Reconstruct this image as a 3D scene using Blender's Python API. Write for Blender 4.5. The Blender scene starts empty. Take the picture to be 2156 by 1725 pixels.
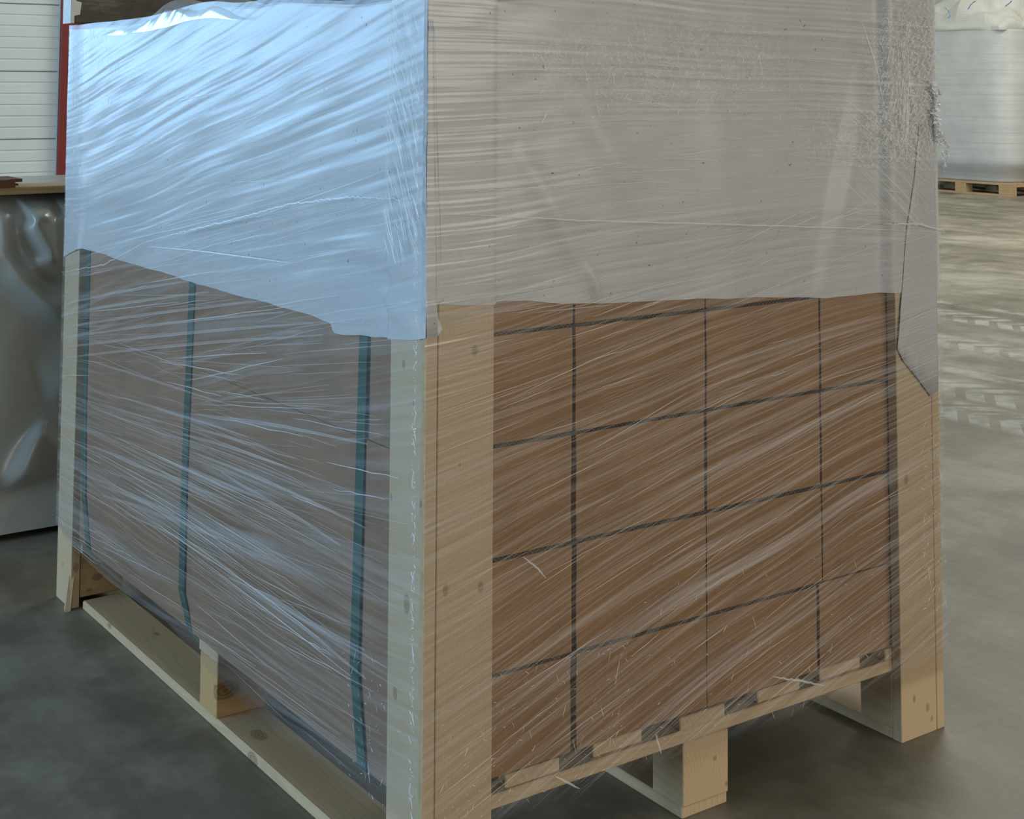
import bpy, bmesh, math, random
import numpy as np
from mathutils import Vector, Matrix, noise

random.seed(7)
scn = bpy.context.scene
COL = scn.collection

# ------------------------------------------------------------------ camera
CAM = (-1.1412, -1.8254, 1.1963); YAW, PITCH, ROLL = 0.6137, 0.0742, 0.0043
FPX, PPX, PPY = 3021.63, 1078.0, -47.18
FW = Vector((math.sin(YAW)*math.cos(PITCH), math.cos(YAW)*math.cos(PITCH), math.sin(PITCH)))
_r = Vector((math.cos(YAW), -math.sin(YAW), 0)); _u = _r.cross(FW)
RT = _r*math.cos(ROLL) + _u*math.sin(ROLL); UP = -_r*math.sin(ROLL) + _u*math.cos(ROLL)
cd = bpy.data.cameras.new('camera'); cam = bpy.data.objects.new('camera', cd); COL.objects.link(cam)
M = Matrix((RT, UP, -FW)).transposed().to_4x4(); M.translation = CAM
cam.matrix_world = M
cd.sensor_width = 36.0; cd.lens = FPX/2156*36
cd.shift_x = 0.0; cd.shift_y = (PPY-862.5)/2156
cd.clip_start = 0.05; cd.clip_end = 200
scn.camera = cam

# ------------------------------------------------------------------ world, lights, exposure
world = bpy.data.worlds.new('world'); scn.world = world; world.use_nodes = True
bg = world.node_tree.nodes['Background']
bg.inputs[0].default_value = (0.46, 0.68, 1.0, 1); bg.inputs[1].default_value = 1.0
scn.view_settings.view_transform = 'Standard'; scn.view_settings.look = 'None'
scn.view_settings.gamma = 1.0; scn.view_settings.use_curve_mapping = False
scn.view_settings.exposure = 0.0
scn.cycles.transparent_max_bounces = 12
scn.cycles.max_bounces = 4; scn.cycles.glossy_bounces = 2; scn.cycles.diffuse_bounces = 2; scn.cycles.transmission_bounces = 2
scn.cycles.caustics_reflective = False; scn.cycles.caustics_refractive = False
scn.cycles.use_denoising = True

def area(name, loc, target, sx, sy, power, color):
    ld = bpy.data.lights.new(name, 'AREA'); ld.shape = 'RECTANGLE'; ld.size = sx; ld.size_y = sy
    ld.energy = power; ld.color = color
    o = bpy.data.objects.new(name, ld); COL.objects.link(o); o.location = loc
    o.rotation_euler = (Vector(target)-Vector(loc)).to_track_quat('-Z', 'Y').to_euler()
    return o
# daylight through the tall window band in the left wall, the strip windows behind the camera, roof lights
area('side_window_daylight', (-13.9, 2.5, 2.6), (0, 2.5, 2.6), 9.0, 3.4, 1270, (0.46, 0.71, 1.0))
area('added_blue_fill', (-4.3, 9.55, 2.5), (-4.3, 0, 2.5), 4.2, 2.8, 300, (0.32, 0.62, 1.0))  # added unseen light, gives the left sheet and film their blue sheen
area('window_daylight', (3.0, -13.9, 2.5), (3.0, 0, 2.5), 14.0, 2.6, 690, (1.0, 0.90, 0.75))
area('roof_light', (5.0, -4.5, 5.85), (5.0, -4.5, 0), 8.0, 1.6, 90, (1.0, 0.90, 0.74))
area('roof_light', (9.0, 4.8, 5.85), (9.0, 4.8, 0), 8.0, 2.0, 520, (0.97, 0.95, 0.84))

# ------------------------------------------------------------------ helpers
def ray(u, v):
    return FW + RT*((u-PPX)/FPX) - UP*((v-PPY)/FPX)
def on(u, v, ax, val):                     # point where the pixel's ray meets a plane of the place
    d = ray(u, v); k = (val-CAM[ax])/d[ax]
    return Vector(CAM)+d*k
def worigin(o):
    p = Vector((0, 0, 0))
    while o is not None: p += o.location; o = o.parent
    return p
def link(name, me, parent=None, loc=None):
    o = bpy.data.objects.new(name, me); COL.objects.link(o)
    if parent is not None: o.parent = parent
    if loc is not None: o.location = loc
    return o
def tag(o, label=None, cat=None, group=None, kind=None):
    if label: o['label'] = label
    if cat: o['category'] = cat
    if group: o['group'] = group
    if kind: o['kind'] = kind
    return o
def thing(name, label, cat, loc, group=None):
    return tag(link(name, None, None, loc), label, cat, group)
def mesh_obj(name, verts, faces, mat, parent=None, loc=None, smooth=False, uvs=None):
    """verts in world space; shifted into the local space of parent / loc"""
    off = worigin(parent) if parent is not None else Vector(loc or (0, 0, 0))
    me = bpy.data.meshes.new(name)
    me.from_pydata([tuple(Vector(v)-off) for v in verts], [], faces)
    if uvs is not None:
        ul = me.uv_layers.new(name='UVMap')
        for lp in me.loops: ul.data[lp.index].uv = uvs[lp.vertex_index]
    if mat: me.materials.append(mat)
    if smooth: me.polygons.foreach_set('use_smooth', [True]*len(me.polygons))
    me.update()
    return link(name, me, parent, None if parent is not None else off)
def bm_obj(name, bm, mat, parent=None, loc=None, smooth=False):
    off = worigin(parent) if parent is not None else Vector(loc or (0, 0, 0))
    bmesh.ops.translate(bm, verts=bm.verts, vec=-off)
    me = bpy.data.meshes.new(name); bm.to_mesh(me); bm.free()
    if mat: me.materials.append(mat)
    if smooth: me.polygons.foreach_set('use_smooth', [True]*len(me.polygons))
    return link(name, me, parent, None if parent is not None else off)
def box_bm(x0, x1, y0, y1, z0, z1, bev=0.0015, rough=0.0):
    bm = bmesh.new()
    bmesh.ops.create_cube(bm, size=1, matrix=Matrix.Translation(((x0+x1)/2, (y0+y1)/2, (z0+z1)/2)) @ Matrix.Diagonal((x1-x0, y1-y0, z1-z0, 1)))
    if rough:
        for v in bm.verts: v.co += Vector([random.uniform(-rough, rough) for _ in range(3)])
    if bev: bmesh.ops.bevel(bm, geom=list(bm.edges), offset=bev, segments=1, affect='EDGES', profile=0.5)
    return bm
def board(name, x0, x1, y0, y1, z0, z1, mat, parent=None, loc=None, bev=0.0018, rough=0.0):
    return bm_obj(name, box_bm(x0, x1, y0, y1, z0, z1, bev, rough), mat, parent, loc)
def grid_faces(nu, nv):
    return [(i*nv+j, (i+1)*nv+j, (i+1)*nv+j+1, i*nv+j+1) for i in range(nu-1) for j in range(nv-1)]
def tube(verts, faces, pts, rad, seg=5):
    """append a tube along pts"""
    base = len(verts); n = len(pts)
    for i, p in enumerate(pts):
        p = Vector(p); d = (Vector(pts[min(i+1, n-1)])-Vector(pts[max(i-1, 0)])).normalized()
        a = d.orthogonal().normalized(); b = d.cross(a)
        r = rad[i] if isinstance(rad, (list, tuple)) else rad
        for k in range(seg):
            t = 2*math.pi*k/seg; verts.append(p+a*math.cos(t)*r+b*math.sin(t)*r)
    for i in range(n-1):
        for k in range(seg):
            faces.append((base+i*seg+k, base+i*seg+(k+1) % seg, base+(i+1)*seg+(k+1) % seg, base+(i+1)*seg+k))
def lerp_table(tab, x):
    if x <= tab[0][0]: return tab[0][1]
    for (a, b), (c, d) in zip(tab, tab[1:]):
        if x <= c: return b+(d-b)*(x-a)/(c-a)
    return tab[-1][1]
def sstep(a, b, x):
    t = min(1, max(0, (x-a)/(b-a))); return t*t*(3-2*t)

# ------------------------------------------------------------------ materials
class NT:
    def __init__(s, name):
        s.m = bpy.data.materials.new(name); s.m.use_nodes = True; s.t = s.m.node_tree
        s.t.nodes.clear(); s.out = s.n('ShaderNodeOutputMaterial')
    def n(s, typ, **kw):
        x = s.t.nodes.new(typ)
        for k, v in kw.items(): setattr(x, k, v)
        return x
    def l(s, a, b): s.t.links.new(a, b)
    def v(s, sock, val):
        if isinstance(val, bpy.types.NodeSocket): s.l(val, sock)
        else: sock.default_value = val
    def math(s, op, a, b=0.0, c=0.0, clamp=False):
        x = s.n('ShaderNodeMath', operation=op, use_clamp=clamp)
        for i, q in enumerate((a, b, c)): s.v(x.inputs[i], q)
        return x.outputs[0]
    def vmath(s, op, a, b):
        x = s.n('ShaderNodeVectorMath', operation=op); s.v(x.inputs[0], a); s.v(x.inputs[1], b)
        return x.outputs['Value'] if op in ('DISTANCE', 'LENGTH', 'DOT_PRODUCT') else x.outputs[0]
    def pos(s): return s.n('ShaderNodeNewGeometry').outputs['Position']
    def uv(s): return s.n('ShaderNodeTexCoord').outputs['UV']
    def sep(s, a):
        x = s.n('ShaderNodeSeparateXYZ'); s.l(a, x.inputs[0]); return x.outputs
    def comb(s, a, b, c):
        x = s.n('ShaderNodeCombineXYZ')
        for i, q in enumerate((a, b, c)): s.v(x.inputs[i], q)
        return x.outputs[0]
    def noise(s, vec, scale=5, detail=3, rough=.5, dist=0):
        x = s.n('ShaderNodeTexNoise'); s.l(vec, x.inputs['Vector'])
        x.inputs['Scale'].default_value = scale; x.inputs['Detail'].default_value = detail
        x.inputs['Roughness'].default_value = rough; x.inputs['Distortion'].default_value = dist
        return x.outputs['Fac']
    def ramp(s, fac, stops, interp='LINEAR'):
        x = s.n('ShaderNodeValToRGB'); s.l(fac, x.inputs[0]); e = x.color_ramp.elements
        x.color_ramp.interpolation = interp
        while len(e) < len(stops): e.new(0.5)
        for q, (p, c) in zip(e, stops):
            q.position = p; q.color = (c, c, c, 1) if isinstance(c, (int, float)) else (*c, 1)
        return x.outputs[0]
    def mix(s, fac, a, b, blend='MIX'):
        x = s.n('ShaderNodeMix', data_type='RGBA', blend_type=blend)
        s.v(x.inputs[0], fac)
        for i, q in ((6, a), (7, b)):
            if isinstance(q, bpy.types.NodeSocket): s.l(q, x.inputs[i])
            else: x.inputs[i].default_value = (*q, 1)
        return x.outputs[2]
    def bump(s, h, strength=.3, dist=.002):
        x = s.n('ShaderNodeBump'); s.l(h, x.inputs['Height'])
        x.inputs['Strength'].default_value = strength; x.inputs['Distance'].default_value = dist
        return x.outputs[0]
    def principled(s, color, rough=.5, spec=.5, normal=None, link_out=True):
        x = s.n('ShaderNodeBsdfPrincipled')
        if isinstance(color, bpy.types.NodeSocket): s.l(color, x.inputs['Base Color'])
        else: x.inputs['Base Color'].default_value = (*color, 1)
        s.v(x.inputs['Roughness'], rough); s.v(x.inputs['Specular IOR Level'], spec)
        if normal is not None: s.l(normal, x.inputs['Normal'])
        if link_out: s.l(x.outputs[0], s.out.inputs[0])
        return x

def wood(name, axis, light=(.65, .485, .295), dark=(.48, .33, .175), knots=(), seed=0.0, freq=150, amount=1.0, knotcol=(.17, .085, .04)):
    """pine: growth rings around the board's axis, knots at given points of the place"""
    t = NT(name); P = t.pos(); x, y, z = t.sep(P)
    ax = {'x': (y, z, x), 'y': (x, z, y), 'z': (x, y, z)}[axis]
    al = t.math('MULTIPLY', ax[2], .16)
    q = t.comb(ax[0], ax[1], al)
    q = t.vmath('ADD', q, (seed*.37, seed*.21, seed*.11))
    w = t.noise(q, 6, 3, .5)
    kd = None
    for (kp, kr) in knots:
        sc = {'x': (.55, 1, 1), 'y': (1, .55, 1), 'z': (1, 1, .6)}[axis]
        d = t.vmath('MULTIPLY', t.vmath('SUBTRACT', P, tuple(kp)), sc)
        d = t.math('DIVIDE', t.vmath('LENGTH', d, (0, 0, 0)), kr*.72)
        kd = d if kd is None else t.math('MINIMUM', kd, d)
    c0 = t.sep(q)
    rr = t.math('ADD', t.math('POWER', t.math('ADD', c0[0], .33), 2.0), t.math('POWER', t.math('ADD', c0[1], .21), 2.0))
    rr = t.math('SQRT', rr)
    ph = t.math('ADD', t.math('MULTIPLY', rr, freq), t.math('MULTIPLY', w, 16.0))
    if kd is not None:
        ph = t.math('ADD', ph, t.math('MULTIPLY', t.math('DIVIDE', 1.0, t.math('ADD', t.math('POWER', kd, 2.0), .35)), 1.1))
    ring = t.math('FRACT', ph)
    ring = t.ramp(ring, [(0, 0.0), (.62, .35), (.9, 1.0), (1.0, 0.0)])
    fine = t.noise(t.comb(t.math('MULTIPLY', c0[0], 60), t.math('MULTIPLY', c0[1], 60), t.math('MULTIPLY', c0[2], 25)), 9, 3, .6)
    big = t.noise(P, 3.2, 2, .5)
    f = t.math('MULTIPLY', ring, .42*amount)
    f = t.math('ADD', f, t.math('MULTIPLY', t.math('SUBTRACT', fine, .5), .30))
    f = t.math('ADD', f, t.math('MULTIPLY', t.math('SUBTRACT', big, .5), .55), clamp=True)
    col = t.mix(f, light, dark)
    if kd is not None:
        halo = t.math('SUBTRACT', 1.0, t.math('MULTIPLY', t.math('SUBTRACT', kd, .9), 2.2, clamp=True), clamp=True)
        core = t.math('ADD', .55, t.math('MULTIPLY', t.math('SINE', t.math('MULTIPLY', kd, 14.0)), .22))
        col = t.mix(t.math('MULTIPLY', t.math('MULTIPLY', halo, core), .85), col, knotcol)
    t.principled(col, .55, .3, t.bump(fine, .25, .0006))
    return t.m

def cardboard(name, base=(.365, .198, .082), seed=0.0):
    t = NT(name); P = t.vmath('ADD', t.pos(), (seed, seed*.7, seed*.3)); x, y, z = t.sep(P)
    h = t.math('ADD', x, y)
    fl = t.noise(t.comb(t.math('MULTIPLY', h, 130), 0.0, t.math('MULTIPLY', z, 2.0)), 1.0, 2, .5)
    mott = t.noise(P, 7, 4, .55); spk = t.noise(P, 380, 2, .6)
    f = t.math('ADD', t.math('MULTIPLY', fl, .22), t.math('MULTIPLY', mott, .78))
    f = t.math('ADD', f, t.math('MULTIPLY', t.math('SUBTRACT', spk, .5), .25))
    d = tuple(c*.80 for c in base); b = tuple(min(1, c*1.14) for c in base)
    t.principled(t.ramp(f, [(.30, d), (.70, b)]), .62, .3, t.bump(fl, .10, .001))
    return t.m

def plain(name, col, rough=.5, spec=.5, scale=20, var=.12, bump=0.0, metal=0.0):
    t = NT(name); P = t.pos(); n = t.noise(P, scale, 4, .55)
    c = t.ramp(n, [(.25, tuple(x*(1-var) for x in col)), (.75, tuple(min(1, x*(1+var)) for x in col))])
    b = t.principled(c, rough, spec, t.bump(n, bump, .004) if bump else None)
    b.inputs['Metallic'].default_value = metal
    return t.m

M_DARKGAP = plain('gap_shade', (.055, .048, .042), .8, .2, 200, .3)  # near black stands in for the shade in the gaps between box rows
M_FLUTE = plain('flute_paper', (.24, .20, .165), .8, .2, 300, .3)
M_STRAP = plain('green_strap', (.008, .085, .066), .32, .5, 60, .15)
M_RED = plain('red_paint', (.22, .022, .016), .45, .4, 8, .12)
M_GREYSTEEL = plain('dark_steel', (.10, .10, .10), .5, .5)
M_BLUE = plain('blue_thread', (.16, .33, .62), .6, .3)

def floor_mat():
    t = NT('concrete_floor'); P = t.pos(); x, y, z = t.sep(P)
    big = t.noise(P, .55, 4, .6, .6); mid = t.noise(P, 3.2, 6, .62, .4); fine = t.noise(P, 26, 5, .7)
    st = t.noise(t.comb(t.math('MULTIPLY', x, 3.0), t.math('MULTIPLY', y, .5), 0.0), 1.7, 4, .6)
    f = t.math('ADD', t.math('MULTIPLY', big, .38), t.math('MULTIPLY', mid, .40))
    f = t.math('ADD', f, t.math('MULTIPLY', fine, .10)); f = t.math('ADD', f, t.math('MULTIPLY', st, .22))
    col = t.ramp(f, [(.42, (.098, .084, .053)), (.53, (.195, .177, .129)), (.63, (.335, .314, .25))])
    # pale dried tyre tracks running along y
    mask = None
    for (cx, hw, brick) in ((5.62, .05, 0), (5.28, .16, 1), (4.62, .16, 1), (4.06, .07, 0), (3.78, .17, 1), (3.44, .16, 1)):
        wob = t.math('ADD', x, t.math('MULTIPLY', t.math('SINE', t.math('MULTIPLY', y, .35)), .10))
        d = t.math('ABSOLUTE', t.math('SUBTRACT', wob, cx-.06))
        m = t.math('SUBTRACT', 1.0, t.math('DIVIDE', d, hw), clamp=True)
        m = t.math('MULTIPLY', m, 3.0, clamp=True)
        if brick:
            sk = t.math('FRACT', t.math('ADD', t.math('MULTIPLY', y, 7.5), t.math('MULTIPLY', d, 6.0)))
            lug = t.math('GREATER_THAN', sk, .36)
            m = t.math('MULTIPLY', m, t.math('ADD', .12, t.math('MULTIPLY', lug, .88)))
        mask = m if mask is None else t.math('MAXIMUM', mask, m)
    wear = t.ramp(t.noise(P, 5, 5, .65), [(.40, 0.0), (.58, 1.0)])
    col = t.mix(t.math('MULTIPLY', t.math('MULTIPLY', mask, wear), .55), col, (.56, .56, .53))
    # specks of dirt
    sp = t.ramp(t.noise(P, 60, 1, .4), [(.80, 0.0), (.82, 1.0)])
    col = t.mix(t.math('MULTIPLY', sp, .7), col, (.05, .045, .035))
    rough = t.math('ADD', .33, t.math('MULTIPLY', mid, .28))
    t.principled(col, rough, .45)
    return t.m

def sheet_mat():
    t = NT('white_sheet'); P = t.pos()
    n = t.noise(P, 2.3, 4, .55); st = t.ramp(t.noise(P, 9, 5, .62), [(.56, 0.0), (.74, 1.0)])
    spk = t.ramp(t.noise(P, 120, 1, .4), [(.77, 0.0), (.79, 1.0)])
    col = t.ramp(n, [(.3, (.74, .745, .74)), (.7, (.87, .87, .855))])
    col = t.mix(t.math('MULTIPLY', st, .16), col, (.45, .38, .28))
    col = t.mix(t.math('MULTIPLY', spk, .7), col, (.10, .08, .06))
    fine = t.noise(t.vmath('MULTIPLY', P, (1, 1, 1)), 22, 4, .6)
    b = t.principled(col, .34, .5, t.bump(fine, .18, .004), link_out=False)
    tr = t.n('ShaderNodeBsdfTranslucent'); t.l(col, tr.inputs[0])
    mx = t.n('ShaderNodeMixShader'); mx.inputs[0].default_value = .15
    t.l(b.outputs[0], mx.inputs[1]); t.l(tr.outputs[0], mx.inputs[2]); t.l(mx.outputs[0], t.out.inputs[0])
    return t.m

def film_mat(name, layers, base=.05, gloss=1.0, rough=.16, crinkle=(), bmp=.5):
    """clear stretch film: see-through, whitened along its pull lines, glossy.
    layers: (slope at z=0, slope change per metre of z, frequency, amount, low, high, zlo, zhi)"""
    t = NT(name); s, z, _ = t.sep(t.uv())
    wob = t.noise(t.comb(t.math('MULTIPLY', s, 1.6), t.math('MULTIPLY', z, 1.6), 0.0), 1.0, 1, .5)
    tot = None; hgt = None
    for i, (k0, k1, fr, amt, lo, hi, z0, z1) in enumerate(layers):
        k = t.math('ADD', k0, t.math('MULTIPLY', z, k1))
        v = t.math('SUBTRACT', z, t.math('MULTIPLY', s, k))
        v = t.math('ADD', v, t.math('MULTIPLY', wob, .07))
        n = t.noise(t.comb(t.math('MULTIPLY', v, fr), t.math('MULTIPLY', s, .8), 7.3*i+1.7), 1.0, 3, .62)
        a = t.ramp(n, [(lo, 0.0), (hi, 1.0)])
        if z1 > z0:
            b = t.math('MULTIPLY', t.math('MULTIPLY', t.math('SUBTRACT', z, z0), 9.0, clamp=True),
                       t.math('MULTIPLY', t.math('SUBTRACT', z1, z), 9.0, clamp=True))
            a = t.math('MULTIPLY', a, b)
        a2 = t.math('MULTIPLY', a, amt)
        tot = a2 if tot is None else t.math('ADD', tot, a2)
        if i == 0:
            hgt = t.noise(t.comb(t.math('MULTIPLY', v, fr*1.5), t.math('MULTIPLY', s, 2.0), 3.3), 1.0, 1, .5)
    cloud = t.noise(t.comb(s, z, 3.0), 3.5, 1, .55)
    fac = t.math('MULTIPLY', tot, t.math('ADD', .35, t.math('MULTIPLY', cloud, 1.3)))
    if crinkle:
        cn = t.noise(t.comb(t.math('MULTIPLY', s, 80), t.math('MULTIPLY', z, 80), 4.0), 1.0, 2, .6, .6)
        ln = t.math('SUBTRACT', 1.0, t.math('MULTIPLY', t.math('ABSOLUTE', t.math('SUBTRACT', cn, .5)), 24.0), clamp=True)
    for (c0, c1, rs, rz, amt) in crinkle:      # crumpled patches around (s, z)
        d = t.math('ADD', t.math('POWER', t.math('DIVIDE', t.math('SUBTRACT', s, c0), rs), 2.0), t.math('POWER', t.math('DIVIDE', t.math('SUBTRACT', z, c1), rz), 2.0))
        mk = t.math('SUBTRACT', 1.0, d, clamp=True)
        fac = t.math('ADD', fac, t.math('MULTIPLY', t.math('MULTIPLY', mk, ln), amt))
    fac = t.math('ADD', fac, base, clamp=True)
    fac = t.math('MULTIPLY', fac, t.math('MULTIPLY_ADD', z, 22.0, -2.6, clamp=True))
    nrm = t.bump(hgt, bmp, .006)
    tp = t.n('ShaderNodeBsdfTransparent'); tp.inputs[0].default_value = (.97, .97, .965, 1)
    df = t.n('ShaderNodeBsdfDiffuse'); df.inputs[0].default_value = (.88, .88, .87, 1)
    m1 = t.n('ShaderNodeMixShader'); t.l(fac, m1.inputs[0]); t.l(tp.outputs[0], m1.inputs[1]); t.l(df.outputs[0], m1.inputs[2])
    gl = t.n('ShaderNodeBsdfGlossy'); gl.inputs['Roughness'].default_value = rough; gl.inputs[0].default_value = (1, 1, 1, 1)
    t.l(nrm, gl.inputs['Normal'])
    fr = t.n('ShaderNodeFresnel'); fr.inputs[0].default_value = 1.5
    m2 = t.n('ShaderNodeMixShader'); t.l(t.math('MULTIPLY', fr.outputs[0], gloss, clamp=True), m2.inputs[0])
    t.l(m1.outputs[0], m2.inputs[1]); t.l(gl.outputs[0], m2.inputs[2]); t.l(m2.outputs[0], t.out.inputs[0])
    return t.m

def strand_mat(name, alpha, col=(.93, .92, .90)):
    t = NT(name)
    tp = t.n('ShaderNodeBsdfTransparent')
    b = t.principled(col, .22, .6, link_out=False)
    mx = t.n('ShaderNodeMixShader'); mx.inputs[0].default_value = alpha
    t.l(tp.outputs[0], mx.inputs[1]); t.l(b.outputs[0], mx.inputs[2]); t.l(mx.outputs[0], t.out.inputs[0])
    return t.m

# ------------------------------------------------------------------ crate dimensions (metres)
L, W, T, PW = 1.107, 1.580, 0.021, 0.100
ZR, ZB, ZS, ZD, H = 0.0197, 0.121, 0.142, 0.162, 1.318

# ------------------------------------------------------------------ setting
FX0, FX1, FY0, FY1, CZ = -14.0, 17.0, -14.0, 9.6, 6.0
tag(mesh_obj('floor', [(FX0, FY0, 0), (FX1, FY0, 0), (FX1, FY1, 0), (FX0, FY1, 0)], [(0, 1, 2, 3)], floor_mat()), kind='structure')
M_WALL = plain('wall_panel', (.52, .53, .50), .6, .3, 2, .06)
def slab(name, *b): return tag(board(name, *b, M_WALL, bev=0), kind='structure')
slab('ceiling', FX0-.2, FX1+.2, FY0-.2, FY1+.2, CZ, CZ+.15)
slab('wall_right', FX1, FX1+.15, FY0, FY1, 0, CZ)
def wall_with_hole(name, axis, at, th, a0, a1, h0, h1, z0, z1):
    bm = bmesh.new()
    def add(p0, p1, q0, q1):
        if p1 <= p0 or q1 <= q0: return
        b = (at, at+th, p0, p1) if axis == 'x' else (p0, p1, at, at+th)
        bmesh.ops.create_cube(bm, size=1, matrix=Matrix.Translation(((b[0]+b[1])/2, (b[2]+b[3])/2, (q0+q1)/2)) @ Matrix.Diagonal((b[1]-b[0], b[3]-b[2], q1-q0, 1)))
    add(a0, h0, 0, CZ); add(h1, a1, 0, CZ); add(h0, h1, 0, z0); add(h0, h1, z1, CZ)
    return tag(bm_obj(name, bm, M_WALL), kind='structure')
wall_with_hole('wall_left', 'x', FX0-.15, .15, FY0, FY1, -2.0, 7.0, 0.9, 4.3)
wall_with_hole('wall_front', 'y', FY0-.15, .15, FX0, FX1, -4.1, 10.1, 1.1, 3.9)
DX0, DX1 = -1.9, on(131, 200, 1, FY1-.1).x
wall_with_hole('wall_back', 'y', FY1, .15, FX0, -2.1, -6.4, -2.2, 1.1, 3.9)  # opening added for the blue fill light
wall_with_hole('wall_back', 'y', FY1, .15, -2.1, FX1, DX0, DX1, 0, 3.6)

# sectional door in the back wall: ribbed white panels, red frame
d1 = tag(link('door_1', None, None, ((DX0+DX1)/2, FY1+.06, 0)), kind='structure')
M_DOOR = plain('white_door_panel', (.78, .82, .77), .45, .4, 3, .04)
zz = on(60, 293, 1, FY1).z; pit = on(60, 150, 1, FY1).z - zz
zl = zz-pit*2
for k in range(7):
    za, zb = zl+k*pit, zl+(k+1)*pit-.004
    if zb < .05: continue
    za = max(za, .01)
    vs, fs = [], []
    prof = [(za, .012), (za+.006, 0)]
    nr = 6
    for r in range(1, nr):
        zc = za+(zb-za)*r/nr
        prof += [(zc-.010, 0), (zc-.004, .007), (zc+.004, .007), (zc+.010, 0)]
    prof += [(zb-.006, 0), (zb, .012), (zb, .05), (za, .05)]
    for X in (DX0, DX1):
        for (q, dy) in prof: vs.append((X, FY1+.03+dy, q))
    n = len(prof)
    fs = [(i, (i+1) % n, n+(i+1) % n, n+i) for i in range(n)] + [tuple(range(n-1, -1, -1)), tuple(range(n, 2*n))]
    mesh_obj('door_panel', vs, fs, M_DOOR, d1)
board('door_gap_blocker', DX0, DX1, FY1+.085, FY1+.10, 0, 3.6, M_DOOR, d1, bev=0)  # added board, blocks sky light that would show through the panel seams
tf = tag(link('trim_1', None, None, ((DX0+DX1)/2, FY1, 0)), kind='structure')
for nm, b in (('frame_jamb', (DX1, DX1+.62, FY1-.05, FY1+.02, 0, 3.6)), ('frame_jamb', (DX0-.3, DX0, FY1-.05, FY1+.02, 0, 3.6)), ('frame_head', (DX0-.3, DX1+.62, FY1-.05, FY1+.02, 3.6, 3.85))):
    board(nm, *b, M_RED, tf)

# ------------------------------------------------------------------ pallet under the crate
WX = [wood('pine_x%d' % i, 'x', seed=3.1*i+.4) for i in range(2)]
WY = [wood('pine_y%d' % i, 'y', seed=2.3*i+.9, freq=120) for i in range(3)]
pal = thing('pallet', 'pale pine block pallet standing on the concrete under the wrapped stack of cardboard boxes', 'pallet', (L/2, W/2, 0))
kn = lambda u, v, ax, val, r: (on(u, v, ax, val), r)
run_k = wood('pine_runner', 'y', seed=5.2, knots=[kn(545, 1548, 2, ZR, .016), kn(330, 1335, 2, ZR, .008), kn(530, 1600, 0, 0, .014), kn(228, 1318, 0, 0, .008)], freq=110)
board('bottom_board', 0.002, .100, 0.0, W-.095, 0, ZR, run_k, pal, bev=.003)
board('bottom_board', .494, .595, 0.004, W-.02, 0, ZR, WY[1], pal, bev=.002)
board('bottom_board', 1.007, L, 0.0, W-.02, 0, ZR, WY[2], pal, bev=.002)
blk_k = wood('pine_block_knot', 'x', light=(.60, .38, .17), dark=(.42, .24, .09), seed=1.1, knots=[kn(474, 1454, 1, .740, .020)], freq=90, knotcol=(.10, .04, .012))
blk_f = wood('pine_block_far', 'x', light=(.62, .42, .20), dark=(.45, .28, .12), seed=1.9, knots=[kn(205, 1215, 1, 1.503, .009), kn(188, 1243, 1, 1.503, .005)], freq=70)
blk_r = wood('pine_block', 'y', seed=7.7, knots=[kn(1505, 1597, 1, 0, .005), kn(1530, 1650, 1, 0, .005)], freq=170)
for bx0 in (0.002, .494, 1.007):
    for iy, by0 in enumerate((0.0, .740, 1.503)):
        m = blk_r if iy == 0 else (blk_k if iy == 1 else blk_f)
        board('block', bx0, bx0+.100, by0, by0+.077, ZR, ZB, m, pal, bev=.0015, rough=.0006)
for i, sy in enumerate((0.0, .735, 1.495)):
    board('stringer_board', 0.0, L, sy, sy+.085, ZB, ZS, WX[i % 2], pal)
for i, (a, b) in enumerate(((0.0, .10), (.142, .244), (.313, .413), (.488, .588), (.668, .771), (.825, .931), (.990, L))):
    board('deck_board', a, b, 0.004*(i % 3), W, ZS, ZD, WY[i % 3], pal)

# ------------------------------------------------------------------ corner posts
def post(label, xs, ys, knA, knB, topz):
    """two boards nailed in an L: xs/ys give the inner corner and the directions they run"""
    x, dx = xs; y, dy = ys
    t = thing('corner_post', label, 'post', (x, y, 0), 'pine corner posts of the crate')
    # board on the side (x) face, its edge showing on the end face
    a = (min(x, x-dx*T), max(x, x-dx*T)); b = (min(y-dy*T, y-dy*T+dy*PW), max(y-dy*T, y-dy*T+dy*PW))
    sb = board('side_board', a[0], a[1], b[0], b[1], 0, topz, wood('pine_post', 'z', seed=random.uniform(0, 9), knots=knA, freq=260, amount=.6), t, bev=.0012)
    c = (min(x, x+dx*PW), max(x, x+dx*PW)); d = (min(y-dy*T, y), max(y-dy*T, y))
    board('end_board', c[0]+(.0012 if dx > 0 else 0), c[1]-(.0012 if dx < 0 else 0), d[0], d[1], 0, topz-.004, wood('pine_post', 'z', seed=random.uniform(0, 9), knots=knB, freq=200, amount=.8), t, bev=.0012)
    return t
YP, XP = -T, -T
post('pine corner post of two boards at the near corner between both wrapped faces', (0, 1), (0, 1),
     [kn(850, 768, 0, XP, .005), kn(824, 1048, 0, XP, .004), kn(856, 1272, 0, XP, .010), kn(832, 1460, 0, XP, .007), kn(870, 848, 0, XP, .003), kn(886, 1062, 0, XP, .004)],
     [kn(1000, 738, 1, YP, .0062), kn(938, 1243, 1, YP, .0062), kn(1012, 1236, 1, YP, .0062), kn(968, 978, 1, YP, .0025)], 1.316)
post('pine corner post standing free at the far right end of the box stack', (L, -1), (0, 1),
     [], [kn(1925, 1472, 1, YP, .005), kn(1953, 1490, 1, YP, .006), kn(1962, 1513, 1, YP, .004), kn(1908, 1010, 1, YP, .007)], 1.345)
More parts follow.
